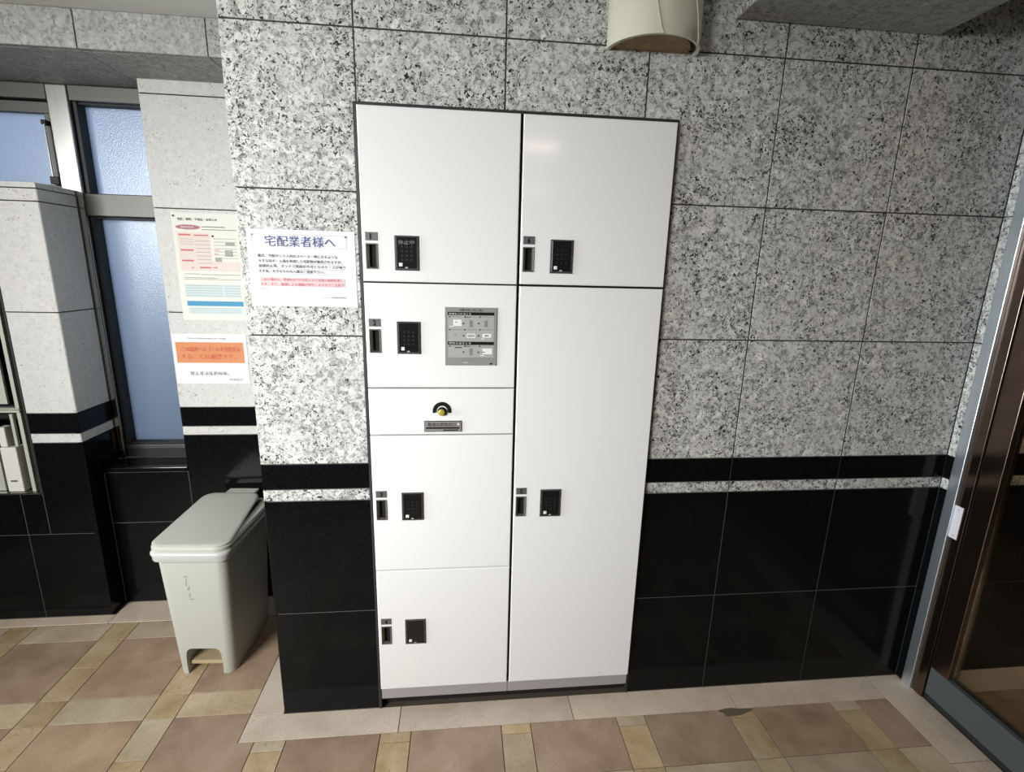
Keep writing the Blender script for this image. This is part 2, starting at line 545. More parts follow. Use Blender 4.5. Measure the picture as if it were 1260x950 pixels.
# rest of the shell, behind the camera and at the sides
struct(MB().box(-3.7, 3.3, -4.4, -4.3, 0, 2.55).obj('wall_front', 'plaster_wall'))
wl = MB().box(-3.6, -3.5, -0.2, 0.575, 0, CEIL).box(-3.6, -3.5, -4.3, -1.25, 0, CEIL).box(-3.6, -3.5, -1.25, -0.2, 2.15, CEIL)  # opening placed to suit the added side lamp
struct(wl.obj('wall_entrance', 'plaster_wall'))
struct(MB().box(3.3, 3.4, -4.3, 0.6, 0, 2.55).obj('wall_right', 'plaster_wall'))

# ------------------------------------------------------------------ floor
struct_floor = struct(MB().box(-3.6, 3.3, -4.3, 0.7, -0.10, -0.004).obj('floor', 'grout_floor'),
                      'stone floor of brown squares framed by tan strips')
P, S0, BAND0, SW = 0.404, 0.047, 0.011, 0.101
def floor_cells(x0, x1, y0, y1):
    """the strip-and-square pattern clipped to a rectangle"""
    xs, ys = [], []
    k = math.floor((x0 - S0) / P) - 1
    while S0 + k * P < x1:
        a = S0 + k * P
        xs += [(a, a + SW, 's'), (a + SW, a + P, 't')]
        k += 1
    k = math.floor((y0 - BAND0) / P) - 1
    while BAND0 + k * P < y1:
        a = BAND0 + k * P
        ys += [(a, a + SW, 's'), (a + SW, a + P, 't')]
        k += 1
    for xa, xb, xk in xs:
        for ya, yb, yk in ys:
            p, q, s, t = max(xa, x0), min(xb, x1), max(ya, y0), min(yb, y1)
            if q - p < 0.012 or t - s < 0.012:
                continue
            if xk == 't' and yk == 't':
                yield p, q, s, t, 'brown_tile', 'tile_brown'
            elif xk == 's' and yk == 's':
                yield p, q, s, t, 'tan_tile', 'tile_tan'
            elif xk == 's':
                mid = ya + 0.152
                for (s2, t2) in ((s, min(t, mid)), (max(s, mid), t)):
                    if t2 - s2 > 0.012:
                        yield p, q, s2, t2, 'tan_tile', 'tile_tan' if random.random() < 0.6 else 'tile_beige'
            else:
                yield p, q, s, t, 'beige_tile', 'tile_beige'
def lay(p, q, s, t, nm, mat, g=0.0028):
    slab(nm, (q - p - g, t - s - g, 0.012), 'z', mat, struct_floor, ((p + q) / 2, (s + t) / 2, 0.0), 0.0004)
BORD = 0.103
for r in ((-2.5, -0.813, -0.293, 0.520), (-2.5, -0.761, -1.6, -0.293), (-0.761, 1.486, -1.6, -0.103)):
    for c in floor_cells(*r):
        if r[1] == -0.813 and abs(c[1] + 0.813) < 0.001 and abs(c[2] + 0.293) < 0.001:
            continue
        lay(*c)
# the brown square notched around the corner of the border
lt = MB()
g_ = 0.0014
lp = [(-1.064 + g_, -0.293 + g_), (-0.761 - g_, -0.293 + g_), (-0.761 - g_, -0.103 - g_), (-0.813 - g_, -0.103 - g_),
      (-0.813 - g_, 0.011 - g_), (-1.064 + g_, 0.011 - g_)]
lt.add([(x, y, 0.0) for x, y in lp] + [(x, y, -0.012) for x, y in lp],
       [tuple(range(6)), tuple(range(11, 5, -1))] + [(i, i + 6, (i + 1) % 6 + 6, (i + 1) % 6) for i in range(6)])
lt.obj('brown_tile', 'tile_brown', struct_floor)
for c in floor_cells(1.842, 3.2, -1.0, -BORD):
    lay(*c)
# cream border along the back wall, the bin corner, the pier and the glass door
bx = [-0.813, -0.30, 0.302, 0.906, 1.486]
for a, b in zip(bx[:-1], bx[1:]):
    lay(a, b, -BORD, 0.0, 'border_tile', 'tile_cream')
for a, b in ((0.0, 0.33), (0.33, 0.657)):
    lay(-0.813, -0.702, a, b, 'border_tile', 'tile_cream')
for a, b in ((-1.56, -0.958), (-0.958, -0.356), (-0.356, 0.0)):
    lay(1.486, 1.632, a, b, 'border_tile', 'tile_cream')
    lay(1.69, 1.842, a, b, 'border_tile', 'tile_cream')
for a, b in ((1.842, 2.4), (2.4, 3.0)):
    lay(a, b, -BORD, 0.0, 'border_tile', 'tile_cream')
for a, b in ((-2.5, -2.2), (-2.2, -1.6), ):
    lay(a, b, 0.520, 0.575, 'border_tile', 'tile_cream')
lay(-1.6, -1.2, 0.520, 0.66, 'border_tile', 'tile_cream')
lay(-1.2, -0.813, 0.520, 0.66, 'border_tile', 'tile_cream')
st = MB()
n = 20
pts = []
for i in range(n):
    a = 2 * math.pi * i / n
    rr = 1 + 0.18 * math.sin(3 * a + 1) + 0.1 * math.sin(5 * a)
    pts.append((0.884 + 0.056 * rr * math.cos(a), -0.115 + 0.016 * rr * math.sin(a), 0.0006))
st.add(pts + [(x, y, -0.001) for x, y, z in pts], [tuple(range(n))] + [(i, i + n, (i + 1) % n + n, (i + 1) % n) for i in range(n)])
st.obj('stain', 'stain', struct_floor)

# ------------------------------------------------------------------ window (stainless frame, frosted panes)
win = struct(empty('window_1', (-1.55, 0.78, 0.654)), 'stainless framed frosted window above the pier')
def wpart(name, mat, boxes, bevel=0.0015, label=None):
    mb = MB()
    for b in boxes:
        mb.box(*b)
    mb.v = [(x + 1.55, y - 0.78, z - 0.654) for x, y, z in mb.v]
    o = mb.obj(name, mat, win, bevel=bevel)
    if label:
        o['label'] = label
    return o
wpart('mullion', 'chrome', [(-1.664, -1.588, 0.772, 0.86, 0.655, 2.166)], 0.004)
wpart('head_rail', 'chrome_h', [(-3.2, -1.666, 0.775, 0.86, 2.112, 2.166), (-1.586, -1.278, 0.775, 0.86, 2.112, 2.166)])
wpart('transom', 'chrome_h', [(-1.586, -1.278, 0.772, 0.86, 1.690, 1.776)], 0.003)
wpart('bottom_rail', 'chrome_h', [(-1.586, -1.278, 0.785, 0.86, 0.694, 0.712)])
wpart('gasket', 'rubber', [(-1.586, -1.572, 0.79, 0.86, 1.776, 2.112), (-1.586, -1.572, 0.79, 0.86, 0.712, 1.690),
                           (-1.572, -1.278, 0.80, 0.86, 1.683, 1.690), (-1.572, -1.278, 0.80, 0.86, 2.106, 2.112),
                           (-1.572, -1.278, 0.80, 0.86, 0.712, 0.719), (-1.586, -1.278, 0.79, 0.86, 0.656, 0.693)], 0)
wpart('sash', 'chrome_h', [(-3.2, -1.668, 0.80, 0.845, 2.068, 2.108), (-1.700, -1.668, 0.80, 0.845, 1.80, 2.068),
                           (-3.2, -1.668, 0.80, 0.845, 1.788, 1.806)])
wpart('pane', 'frost', [(-1.572, -1.278, 0.838, 0.844, 1.776, 2.106)], 0)
wpart('pane', 'frost', [(-1.572, -1.278, 0.838, 0.844, 0.719, 1.683)], 0)
wpart('pane', 'frost', [(-3.2, -1.700, 0.822, 0.828, 1.806, 2.068)], 0)
wpart('stay_arm', 'chrome', [(-1.693, -1.687, 0.775, 0.781, 1.83, 2.03)], 0.001)
wpart('stay_bracket', 'rubber', [(-1.70, -1.682, 0.775, 0.80, 2.022, 2.04)], 0.002)
wpart('stay_bracket', 'rubber', [(-1.70, -1.668, 0.772, 0.80, 1.806, 1.835)], 0.002)

# ------------------------------------------------------------------ glass door on the right
door = struct(empty('door_1', (1.64, -0.4, 0)), 'glass door with aluminium jamb at the right edge')
def dpart(name, mat, boxes, bevel=0.0015, label=None):
    mb = MB()
    for b in boxes:
        mb.box(*b)
    mb.v = [(x - 1.64, y + 0.4, z) for x, y, z in mb.v]
    o = mb.obj(name, mat, door, bevel=bevel)
    if label:
        o['label'] = label
    return o
# stone return beside the jamb, coursed like the wall
ret = struct(MB().box(1.636, 1.670, -0.029, 0.012, 0, CEIL).obj('trim_3', 'joint_dark'), 'narrow stone return beside the door jamb')
wall_tiles(ret, 1.618, 'x-', [-0.031, 0.0], 'granite', gap=0.003)
dpart('jamb', 'alu', [(1.612, 1.672, -0.069, -0.032, 0.0, CEIL - 0.002)], 0.002)
dpart('jamb_channel', 'steel_brown', [(1.624, 1.672, -0.108, -0.070, 0.0, CEIL - 0.002)], 0.001)
dpart('gasket', 'rubber', [(1.634, 1.668, -0.116, -0.109, 0.0, CEIL - 0.01)], 0)
dpart('stile', 'steel_brown', [(1.622, 1.662, -0.182, -0.117, 0.145, 2.20)], 0.002)
dpart('bottom_rail', 'rail', [(1.622, 1.662, -1.55, -0.117, 0.032, 0.143)], 0.002)
dpart('threshold', 'rubber', [(1.634, 1.668, -1.55, -0.117, 0.0005, 0.030)], 0)
dpart('top_rail', 'steel_brown', [(1.622, 1.662, -1.55, -0.117, 2.202, 2.276)], 0.002)
dpart('glass_pane', 'glass', [(1.639, 1.645, -1.55, -0.183, 0.144, 2.201)], 0)
sp = MB().cbox(-0.014, 0.014, -0.003, 0, -0.060, 0.060, 0.001)
sp.v = [(y, -x, z) for x, y, z in sp.v]
spo = sp.obj('strike_plate', 'ivory', door, loc=(1.6235 - 1.64, -0.081 + 0.4, 0.702), bevel=0.002)
spo['label'] = 'ivory strike plate'
for dz in (-0.048, 0.048):
    s = MB()
    s.add([(-0.0035, 0.0025 * math.cos(a), 0.0025 * math.sin(a)) for a in [i * math.pi / 4 for i in range(8)]],
          [tuple(range(8))])
    s.obj('screw', 'ink_soft', spo, loc=(0, 0, dz))

struct(MB().box(1.615, 1.668, -1.55, -0.033, CEIL, 2.549).obj('trim_4', 'joint_dark'), 'dark header over the glass door')
# ------------------------------------------------------------------ parcel locker
FY = -0.020
def kx(x):
    return -0.09204 + (x + 0.09204) * (1 - 0.008 / 1.4855)
def kz(z):
    return 1.52232 + (z - 1.52232) * (1 - 0.008 / 1.4855)
OX = 0.076
lock = tag(empty('parcel_locker', (OX, 0, 0)),
           'tall white parcel locker with numbered doors built into the granite wall', 'locker')
def lpart(mb, name, mats, parent=None, bevel=0.0, org=(OX, 0, 0), label=None, smooth=False):
    """mesh given in world coordinates, stored relative to its parent's world origin"""
    mb.v = [(x - org[0], y - org[1], z - org[2]) for x, y, z in mb.v]
    o = mb.obj(name, mats, parent or lock, bevel=bevel, smooth=smooth)
    if label:
        o['label'] = label
    return o
xL0, xL1, xR0, xR1 = kx(-0.3665), kx(0.0725), kx(0.0805), kx(0.519)
zB, zT = kz(0.086), kz(1.9365)
lpart(MB().box(xL0 + 0.004, xR1 - 0.004, 0.004, 0.50, 0.036, zT - 0.004), 'casing', 'void')
lpart(MB().box(LX0 + 0.001, xL0 - 0.0015, -0.006, 0.10, 0.001, LZ1 - 0.001)
      .box(xR1 + 0.0015, LX1 - 0.001, -0.006, 0.10, 0.001, LZ1 - 0.001)
      .box(xL0 - 0.0015, xR1 + 0.0015, -0.006, 0.10, zT + 0.002, LZ1 - 0.001), 'trim_frame', 'black_trim', bevel=0.001)
lpart(MB().box(xL0 + 0.004, xR1 - 0.004, 0.02, 0.10, 0.0005, 0.034), 'toe_gap', 'void')
for a, b in ((xL0 + 0.001, xL1 + 0.003), (xR0 - 0.003, xR1 - 0.001)):
    lpart(MB().box(a, b, -0.010, 0.003, kz(0.038), zB - 0.003), 'plinth', 'plinth', bevel=0.001)
lpart(MB().box(xL1 + 0.0035, xR0 - 0.0035, -0.006, 0.003, kz(0.038), zB - 0.003), 'plinth_joint', 'plate_dark')

def holed_panel(x0, x1, z0, z1, h):
    """door leaf 18 mm thick with a rectangular hole for the pull"""
    c = 0.0022
    y0, y1 = FY, -0.001
    mb = MB()
    xs = [x0 + c, h[0], h[1], x1 - c]
    zs = [z0 + c, h[2], h[3], z1 - c]
    v = [(x, y0, z) for z in zs for x in xs]
    f = []
    for j in range(3):
        for i in range(3):
            if i == 1 and j == 1:
                continue
            a = j * 4 + i
            f.append((a, a + 1, a + 5, a + 4))
    mb.add(v, f)
    # chamfer ring, sides, back
    o0 = [(x0 + c, y0, z0 + c), (x1 - c, y0, z0 + c), (x1 - c, y0, z1 - c), (x0 + c, y0, z1 - c)]
    o1 = [(x0, y0 + c, z0), (x1, y0 + c, z0), (x1, y0 + c, z1), (x0, y0 + c, z1)]
    o2 = [(x, y1, z) for x, _, z in o1]
    h0 = [(h[0], y0, h[2]), (h[1], y0, h[2]), (h[1], y0, h[3]), (h[0], y0, h[3])]
    h1 = [(x, y1, z) for x, _, z in h0]
    q = [(i, i + 4, (i + 1) % 4 + 4, (i + 1) % 4) for i in range(4)]
    mb.add(o0 + o1, q)
    mb.add(o1 + o2, q)
    mb.add(h0 + h1, [tuple(reversed(k)) for k in q])
    return mb

def make_door(x0, x1, z0, z1, num, px, zp, label, lcd=False):
    """px = left edge of the number plate and pull; zp = top of the number plate"""
    h = (px, px + 0.034, zp - 0.100, zp - 0.030)
    org = ((x0 + x1) / 2, FY, (z0 + z1) / 2)
    d = empty('door', (org[0] - OX, org[1], org[2]))
    # the leaf itself is the door object
    bpy.data.objects.remove(d)
    mb = holed_panel(x0, x1, z0, z1, h)
    mb.v = [(x - org[0], y - org[1], z - org[2]) for x, y, z in mb.v]
    d = mb.obj('door', 'white', lock, (org[0] - OX, org[1], org[2]))
    d['label'] = label
    # pull: bronze cup with sloped sides and a dark slot
    cup = MB()
    e = 0.0006
    a0, a1, b0, b1 = h[0] + e, h[1] - e, h[2] + e, h[3] - e
    yf, yd = FY - 0.0015, FY + 0.016
    L = 0.0085
    outer = [(a0, yf, b0), (a1, yf, b0), (a1, yf, b1), (a0, yf, b1)]
    rim = [(a0 + 0.001, yf, b0 + 0.002), (a1 - 0.001, yf, b0 + 0.002), (a1 - 0.001, yf, b1 - 0.002), (a0 + 0.001, yf, b1 - 0.002)]
    inner = [(a0 + L, yd - 0.008, b0 + 0.005), (a1 - L * 0.8, yd - 0.008, b0 + 0.005),
             (a1 - L * 0.8, yd - 0.008, b1 - 0.004), (a0 + L, yd - 0.008, b1 - 0.004)]
    deep = [(x, yd, z) for x, _, z in inner]
    q = [(i, (i + 1) % 4, (i + 1) % 4 + 4, i + 4) for i in range(4)]
    cup.add(outer + rim, q, 0)
    cup.add(rim + inner, q, 0)
    cup.add(inner + deep, q, 1)
    cup.add(deep, [(0, 1, 2, 3)], 1)
    back = [(x, -0.002, z) for x, _, z in outer]
    cup.add(outer + back, [tuple(reversed(k)) for k in q], 0)
    lpart(cup, 'pull_handle', ['pull', 'void'], d, org=org)
    lpart(MB().cbox(px, px + 0.034, FY - 0.0015, FY, zp - 0.0225, zp, 0.0008), 'number_plate', 'plate_dark', d, org=org)
    tx = text_mesh(num, px + 0.0125 - org[0], px + (0.0165 if num == '1' else 0.0215) - org[0], zp - 0.0195 - org[2], zp - 0.0035 - org[2], FY - 0.0019 - org[1], 'ink', d, 'numeral', 0.03)
    kx0, kx1, kz0, kz1 = px + 0.079, px + 0.147, zp - 0.102, zp - 0.007
    lpart(MB().cbox(kx0, kx1, FY - 0.004, FY, kz0, kz1, 0.002, 0)
          .cbox(kx0 + 0.006, kx1 - 0.006, FY - 0.005, FY - 0.0035, kz0 + 0.006, kz1 - 0.004, 0.0006, 1),
          'keypad', ['key_edge', 'key_black'], d, org=org)
    dots = MB()
    for i in range(3):
        for j in range(4):
            xx, zz = kx0 + 0.018 + i * 0.013, kz0 + 0.026 + j * 0.012
            dots.box(xx, xx + 0.007, FY - 0.0056, FY - 0.0046, zz, zz + 0.006)
    lpart(dots, 'key_buttons', 'key_faint', d, org=org)
    lpart(MB().cbox(kx0 + 0.0125, kx0 + 0.0225, FY - 0.0068, FY - 0.004, kz0 + 0.011, kz0 + 0.021, 0.001),
          'white_button', 'btn', d, org=org)
    kh = MB()
    kh.add([(kx0 + 0.033 + 0.0045 * math.cos(a), FY - 0.0057, kz0 + 0.006 + 0.0045 * math.sin(a)) for a in
            [i * math.pi / 8 for i in range(9)]], [tuple(range(9))])
    lpart(kh, 'keyhole', 'ink_faint', d, org=org)
    if lcd:
        text_mesh('停止中', kx0 + 0.011 - org[0], kx0 + 0.056 - org[0], kz0 + 0.071 - org[2], kz0 + 0.083 - org[2],
                  FY - 0.0058 - org[1], 'lcd', d, 'lettering', 0.01)
    return d

G = 0.0022
zs = [kz(v) for v in (1.9365, 1.477, 1.1655, 1.0165, 0.550, 0.086)]
pL = kx(-0.357)
pR = kx(0.0875)
make_door(xL0, xL1, zs[1] + G, zs[0], '1', pL, kz(1.614), 'white door numbered 1 with a small display on its keypad', True)
d2 = make_door(xL0, xL1, zs[2] + G, zs[1] - G, '2', pL, kz(1.373), 'white door numbered 2 with the instruction panel')
make_door(xL0, xL1, zs[4] + G * .8, zs[3] - G, '3', pL, kz(0.833), 'white door numbered 3')
make_door(xL0, xL1, zs[5], zs[4] - G * .8, '4', pL, kz(0.370), 'white door numbered 4')
make_door(xR0, xR1, zs[1] + G + 0.001, zs[0], '6', pR, kz(1.616), 'white door numbered 6')
make_door(xR0, xR1, zs[5], zs[1] - G - 0.001, '5', pR, kz(0.834), 'tall white door numbered 5')
# instruction panel, a part of door 2
do = (d2.location.x + OX, d2.location.y, d2.location.z)
ax0, ax1, az0, az1 = kx(-0.138), kx(0.016), kz(1.237), kz(1.410)
pan = lpart(MB().cbox(ax0, ax1, FY - 0.003, FY, az0, az1, 0.001), 'instruction_panel', 'panel_grey', d2, bevel=0.0, org=do)
pw, ph = ax1 - ax0, az1 - az0
def pr(u0, u1, v0, v1, y=FY - 0.0034):
    """rectangle on the panel in fractions from its upper left"""
    return (ax0 + u0 * pw, ax0 + u1 * pw, y, y + 0.0006, az1 - v1 * ph, az1 - v0 * ph)
mk = MB()
for v0, v1 in ((0.125, 0.595), (0.645, 0.86)):
    mk.box(*pr(0.06, 0.94, v0, v1, FY - 0.0032), 0)
for v0, v1 in ((0.08, 0.132), (0.583, 0.637)):
    mk.box(*pr(0.055, 0.945, v0, v1), 1)
for u in (0.355, 0.645):
    for v in (0.27, 0.48, 0.765):
        mk.box(*pr(u - 0.012, u + 0.016, v - 0.012, v + 0.014), 1)
for v in (0.158, 0.375, 0.66):
    for u in (0.08, 0.365, 0.655):
        mk.box(*pr(u, u + 0.03, v - 0.008, v + 0.012), 1)
        mk.box(*pr(u + 0.05, u + 0.24, v - 0.004, v + 0.005), 3)
mk.box(*pr(0.39, 0.50, 0.155, 0.170), 1).box(*pr(0.19, 0.33, 0.68, 0.695), 1).box(*pr(0.37, 0.49, 0.655, 0.67), 1)
mk.box(*pr(0.16, 0.315, 0.205, 0.315), 2).box(*pr(0.42, 0.58, 0.445, 0.52), 2).box(*pr(0.72, 0.89, 0.445, 0.51), 2)
mk.box(*pr(0.72, 0.91, 0.70, 0.80), 2)
mk.box(*pr(0.09, 0.17, 0.315, 0.33), 2).box(*pr(0.70, 0.75, 0.525, 0.54), 2).box(*pr(0.68, 0.76, 0.815, 0.83), 2)
mk.box(*pr(0.20, 0.235, 0.245, 0.26), 1).box(*pr(0.72, 0.77, 0.755, 0.77), 1)
mk.box(*pr(0.47, 0.53, 0.22, 0.33), 3).box(*pr(0.76, 0.82, 0.22, 0.33), 3).box(*pr(0.47, 0.53, 0.70, 0.82), 3)
mk.box(*pr(0.18, 0.23, 0.455, 0.47), 3).box(*pr(0.76, 0.84, 0.465, 0.49), 3).box(*pr(0.435, 0.565, 0.46, 0.505), 4)
mk.box(*pr(0.87, 0.92, 0.955, 0.98), 1)
mk.box(*pr(0.35, 0.62, 0.885, 0.893), 3).box(*pr(0.44, 0.52, 0.915, 0.925), 3).box(*pr(0.35, 0.45, 0.945, 0.952), 2)
mk.box(*pr(0.06, 0.94, 0.860, 0.864), 3)
for fi in range(len(mk.f)):      # each print colour lies a hair above the one below
    if mk.m[fi] in (3, 4) and fi % 6 == 2:
        for vi in mk.f[fi]:
            x, y, z = mk.v[vi]
            mk.v[vi] = (x, y - 0.0002, z)
lpart(mk, 'pictograms', ['field', 'ink', 'panel_white', 'ink_soft', 'ink_faint'], d2, org=do)
def ptext(body, u0, u1, v0, v1, mat):
    r = pr(u0, u1, v0, v1)
    text_mesh(body, r[0] - do[0], r[1] - do[0], r[4] - do[2], r[5] - do[2], FY - 0.0042 - do[1], mat, d2)
ptext('操作方法', 0.28, 0.72, 0.025, 0.065, 'ink')
ptext('荷物を入れるとき', 0.075, 0.50, 0.095, 0.122, 'panel_white')
ptext('荷物を出すとき', 0.075, 0.50, 0.596, 0.624, 'panel_white')

# drawer panel with the lock dial and the slip slot
dz0, dz1 = zs[3] + G, zs[2] - G
dorg = ((xL0 + xL1) / 2, FY, (dz0 + dz1) / 2)
dm = MB().cbox(xL0, xL1, FY, -0.001, dz0, dz1, 0.0022)
dm.v = [(x - dorg[0], y - dorg[1], z - dorg[2]) for x, y, z in dm.v]
drw = dm.obj('service_panel', 'white', lock, (dorg[0] - OX, dorg[1], dorg[2]))
drw['label'] = 'narrow white panel with a lock dial and slip slot'
cx_, cz_ = kx(-0.148), kz(1.094)
arc = MB()
na = 22
vs = []
for i in range(na + 1):
    a = math.radians(-14 + 208 * i / na)
    for r in (0.0285, 0.0165):
        vs.append((cx_ + r * math.cos(a), FY - 0.0012, cz_ + r * math.sin(a)))
vs += [(x, FY, z) for x, _, z in vs]
k2 = 2 * (na + 1)
fs = []
for i in range(na):
    a = 2 * i
    fs.append((a, a + 1, a + 3, a + 2))
    fs.append((a, a + 2, a + 2 + k2, a + k2))
    fs.append((a + 1, a + 1 + k2, a + 3 + k2, a + 3))
arc.add(vs, fs)
lpart(arc, 'dial_arc', 'ink', drw, org=dorg)
kn = MB()
def disc_stack(mb, cx, cz, prof, n=20, m=0):
    """turned knob: prof = (radius, y) from the panel outwards"""
    v, f = [], []
    for r, y in prof:
        v += [(cx + r * math.cos(2 * math.pi * i / n), y, cz + r * math.sin(2 * math.pi * i / n)) for i in range(n)]
    for j in range(len(prof) - 1):
        for i in range(n):
            f.append((j * n + i, (j + 1) * n + i, (j + 1) * n + (i + 1) % n, j * n + (i + 1) % n))
    f.append(tuple((len(prof) - 1) * n + i for i in range(n - 1, -1, -1)))
    mb.add(v, f, m)
disc_stack(kn, cx_, cz_ - 0.001, [(0.0135, FY), (0.0135, FY - 0.004), (0.011, FY - 0.006)], m=1)
disc_stack(kn, cx_ - 0.001, cz_ - 0.002, [(0.0098, FY - 0.005), (0.0098, FY - 0.012), (0.0075, FY - 0.0135)])
disc_stack(kn, cx_ - 0.001, cz_ - 0.002, [(0.003, FY - 0.0135), (0.002, FY - 0.0142)], 10, 0)
lpart(kn, 'lock_knob', ['brass', 'ink'], drw, org=dorg, label='brass lock knob')
bx0, bx1, bz0, bz1 = kx(-0.203), kx(-0.088), kz(1.0275), kz(1.0625)
lb = MB().cbox(bx0, bx1, FY - 0.003, FY, bz0, bz1, 0.0012, 1)
lb.cbox(bx0 + 0.0015, bx1 - 0.0015, FY - 0.0036, FY - 0.0025, bz0 + 0.0015, bz1 - 0.0015, 0.0004, 0)
lb.box(bx0 + 0.006, bx1 - 0.007, FY - 0.0042, FY - 0.0034, bz0 + 0.0105, bz0 + 0.0155, 1)
lb.box(bx0 + 0.058, bx1 - 0.012, FY - 0.0042, FY - 0.0034, bz0 + 0.0045, bz0 + 0.0075, 1)
lb.add([(bx1 - 0.0145, FY - 0.0042, bz0 + 0.0225), (bx1 - 0.0065, FY - 0.0042, bz0 + 0.0225), (bx1 - 0.0105, FY - 0.0042, bz0 + 0.030)],
       [(0, 1, 2)], 2)
lpart(lb, 'slip_slot', ['plate', 'ink', 'panel_white'], drw, org=dorg)
text_mesh('配達伝票取出口', bx0 + 0.012 - dorg[0], bx0 + 0.095 - dorg[0], bz0 + 0.0185 - dorg[2], bz0 + 0.030 - dorg[2],
          FY - 0.0043 - dorg[1], 'ink', drw)

# ------------------------------------------------------------------ notices on the wall
def sheet(name, x0, x1, z0, z1, y, mat, label, skew=(0, 0, 0, 0)):
    org = ((x0 + x1) / 2, y, (z0 + z1) / 2)
    c = [(x0, z0), (x1, z0), (x1, z1), (x0, z1)]
    mb = MB()
    v = [(x, y - 0.0008, z + s) for (x, z), s in zip(c, skew)] + [(x, y, z + s) for (x, z), s in zip(c, skew)]
    mb.add(v, [(0, 1, 2, 3), (4, 7, 6, 5), (0, 4, 5, 1), (1, 5, 6, 2), (2, 6, 7, 3), (3, 7, 4, 0)])
    mb.v = [(a - org[0], b - org[1], cc - org[2]) for a, b, cc in mb.v]
    o = mb.obj(name, mat, None, org)
    tag(o, label, 'notice', 'paper notices taped to the stone')
    w, h = x1 - x0, z1 - z0
    lay_ = [0.0009]
    def R(u0, u1, v0, v1):
        return (u0 * w - w / 2, u1 * w - w / 2, -lay_[0] - 0.0001, -lay_[0], h / 2 - v1 * h, h / 2 - v0 * h)
    def T(body, u0, u1, v0, v1, m, nm='lettering', bold=0.004):
        r = R(u0, u1, v0, v1)
        return text_mesh(body, r[0], r[1], r[4], r[5], -0.0024, m, o, nm, bold)
    def rects(nm, mats, items):
        mb = MB()
        lay_[0] += 0.0002
        for it in items:
            mb.box(*R(*it[:4]), it[4] if len(it) > 4 else 0)
        return mb.obj(nm, mats, o)
    return o, T, rects

# 1: notice to couriers beside the locker
o, T, RC = sheet('notice', -0.6785, -0.388, 1.404, 1.6135, -0.0005, 'paper',
                 'white notice with large blue heading and pink lines, left of the locker')
T('宅配業者様へ', 0.165, 0.815, 0.075, 0.215, 'ink_blue', 'heading', 0.0)
RC('heading_frame', ['ink_faint'], [(0.045, 0.925, 0.062, 0.066), (0.045, 0.925, 0.225, 0.228), (0.045, 0.048, 0.062, 0.228), (0.922, 0.925, 0.062, 0.228)])
for i, (s, u0, u1) in enumerate((('最近、宅配ボックス内のスペース一杯になるような', 0.09, 0.83),
                                 ('大きな段ボール箱を利用した宅配物が散見されますが、', 0.09, 0.87),
                                 ('故障防止等、ボックス開扉が不可となるケースが有り', 0.09, 0.90),
                                 ('ます為、大きなものの入庫はご遠慮下さい。', 0.09, 0.70))):
    T(s, u0, u1, 0.315 + i * 0.0665, 0.357 + i * 0.0665, 'ink')
RC('underline', ['ink_soft'], [(0.09, 0.88, 0.437, 0.440), (0.09, 0.89, 0.503, 0.506), (0.09, 0.735, 0.570, 0.573)])
RC('highlight', ['ink_pink'], [(0.095, 0.885, 0.618, 0.735)])
T('上記の場合は、管理会社での対応となり別途の時間を要し', 0.10, 0.87, 0.625, 0.665, 'ink_red')
T('ます。また、破損による補償が発生しますのでご注意下', 0.10, 0.88, 0.685, 0.727, 'ink_red')
T('さい。', 0.10, 0.17, 0.748, 0.78, 'ink_red')
T('マンション管理組合理事会', 0.66, 0.895, 0.862, 0.885, 'ink_soft')
for it in ((0.045, 0.06, 0.063, 0.083), (0.905, 0.925, 0.060, 0.085)):
    RC('pin', ['ink_soft'], [it])

# 2: tall leaflet on the recessed wall
NY = 0.6595
o, T, RC = sheet('notice', -1.2095, -0.9645, 1.290, 1.7055, NY, 'paper_cream',
                 'tall pale leaflet with a maroon oval and blue bar on the recessed wall')
T('宅配・買取・不用品・お知らせ', 0.09, 0.69, 0.045, 0.068, 'ink')
ov = MB()
no = 24
w_, h_ = 0.245, 0.4155
ov.add([(-w_ / 2 + w_ * (0.235 + 0.185 * math.cos(2 * math.pi * i / no)), -0.0021, h_ / 2 - h_ * (0.128 + 0.022 * math.sin(-2 * math.pi * i / no))) for i in range(no)], [tuple(range(no))])
ov.obj('oval_badge', 'maroon', o)
T('無料回収', 0.13, 0.33, 0.118, 0.138, 'paper_cream')
RC('colour_wash', ['wash_pink', 'wash_blue', 'bar_blue'], [
    (0.06, 0.55, 0.175, 0.53, 0), (0.55, 0.97, 0.44, 0.53, 0), (0.08, 0.95, 0.655, 0.78, 1), (0.09, 0.97, 0.815, 0.862, 2),
    (0.10, 0.95, 0.875, 0.94, 1)])
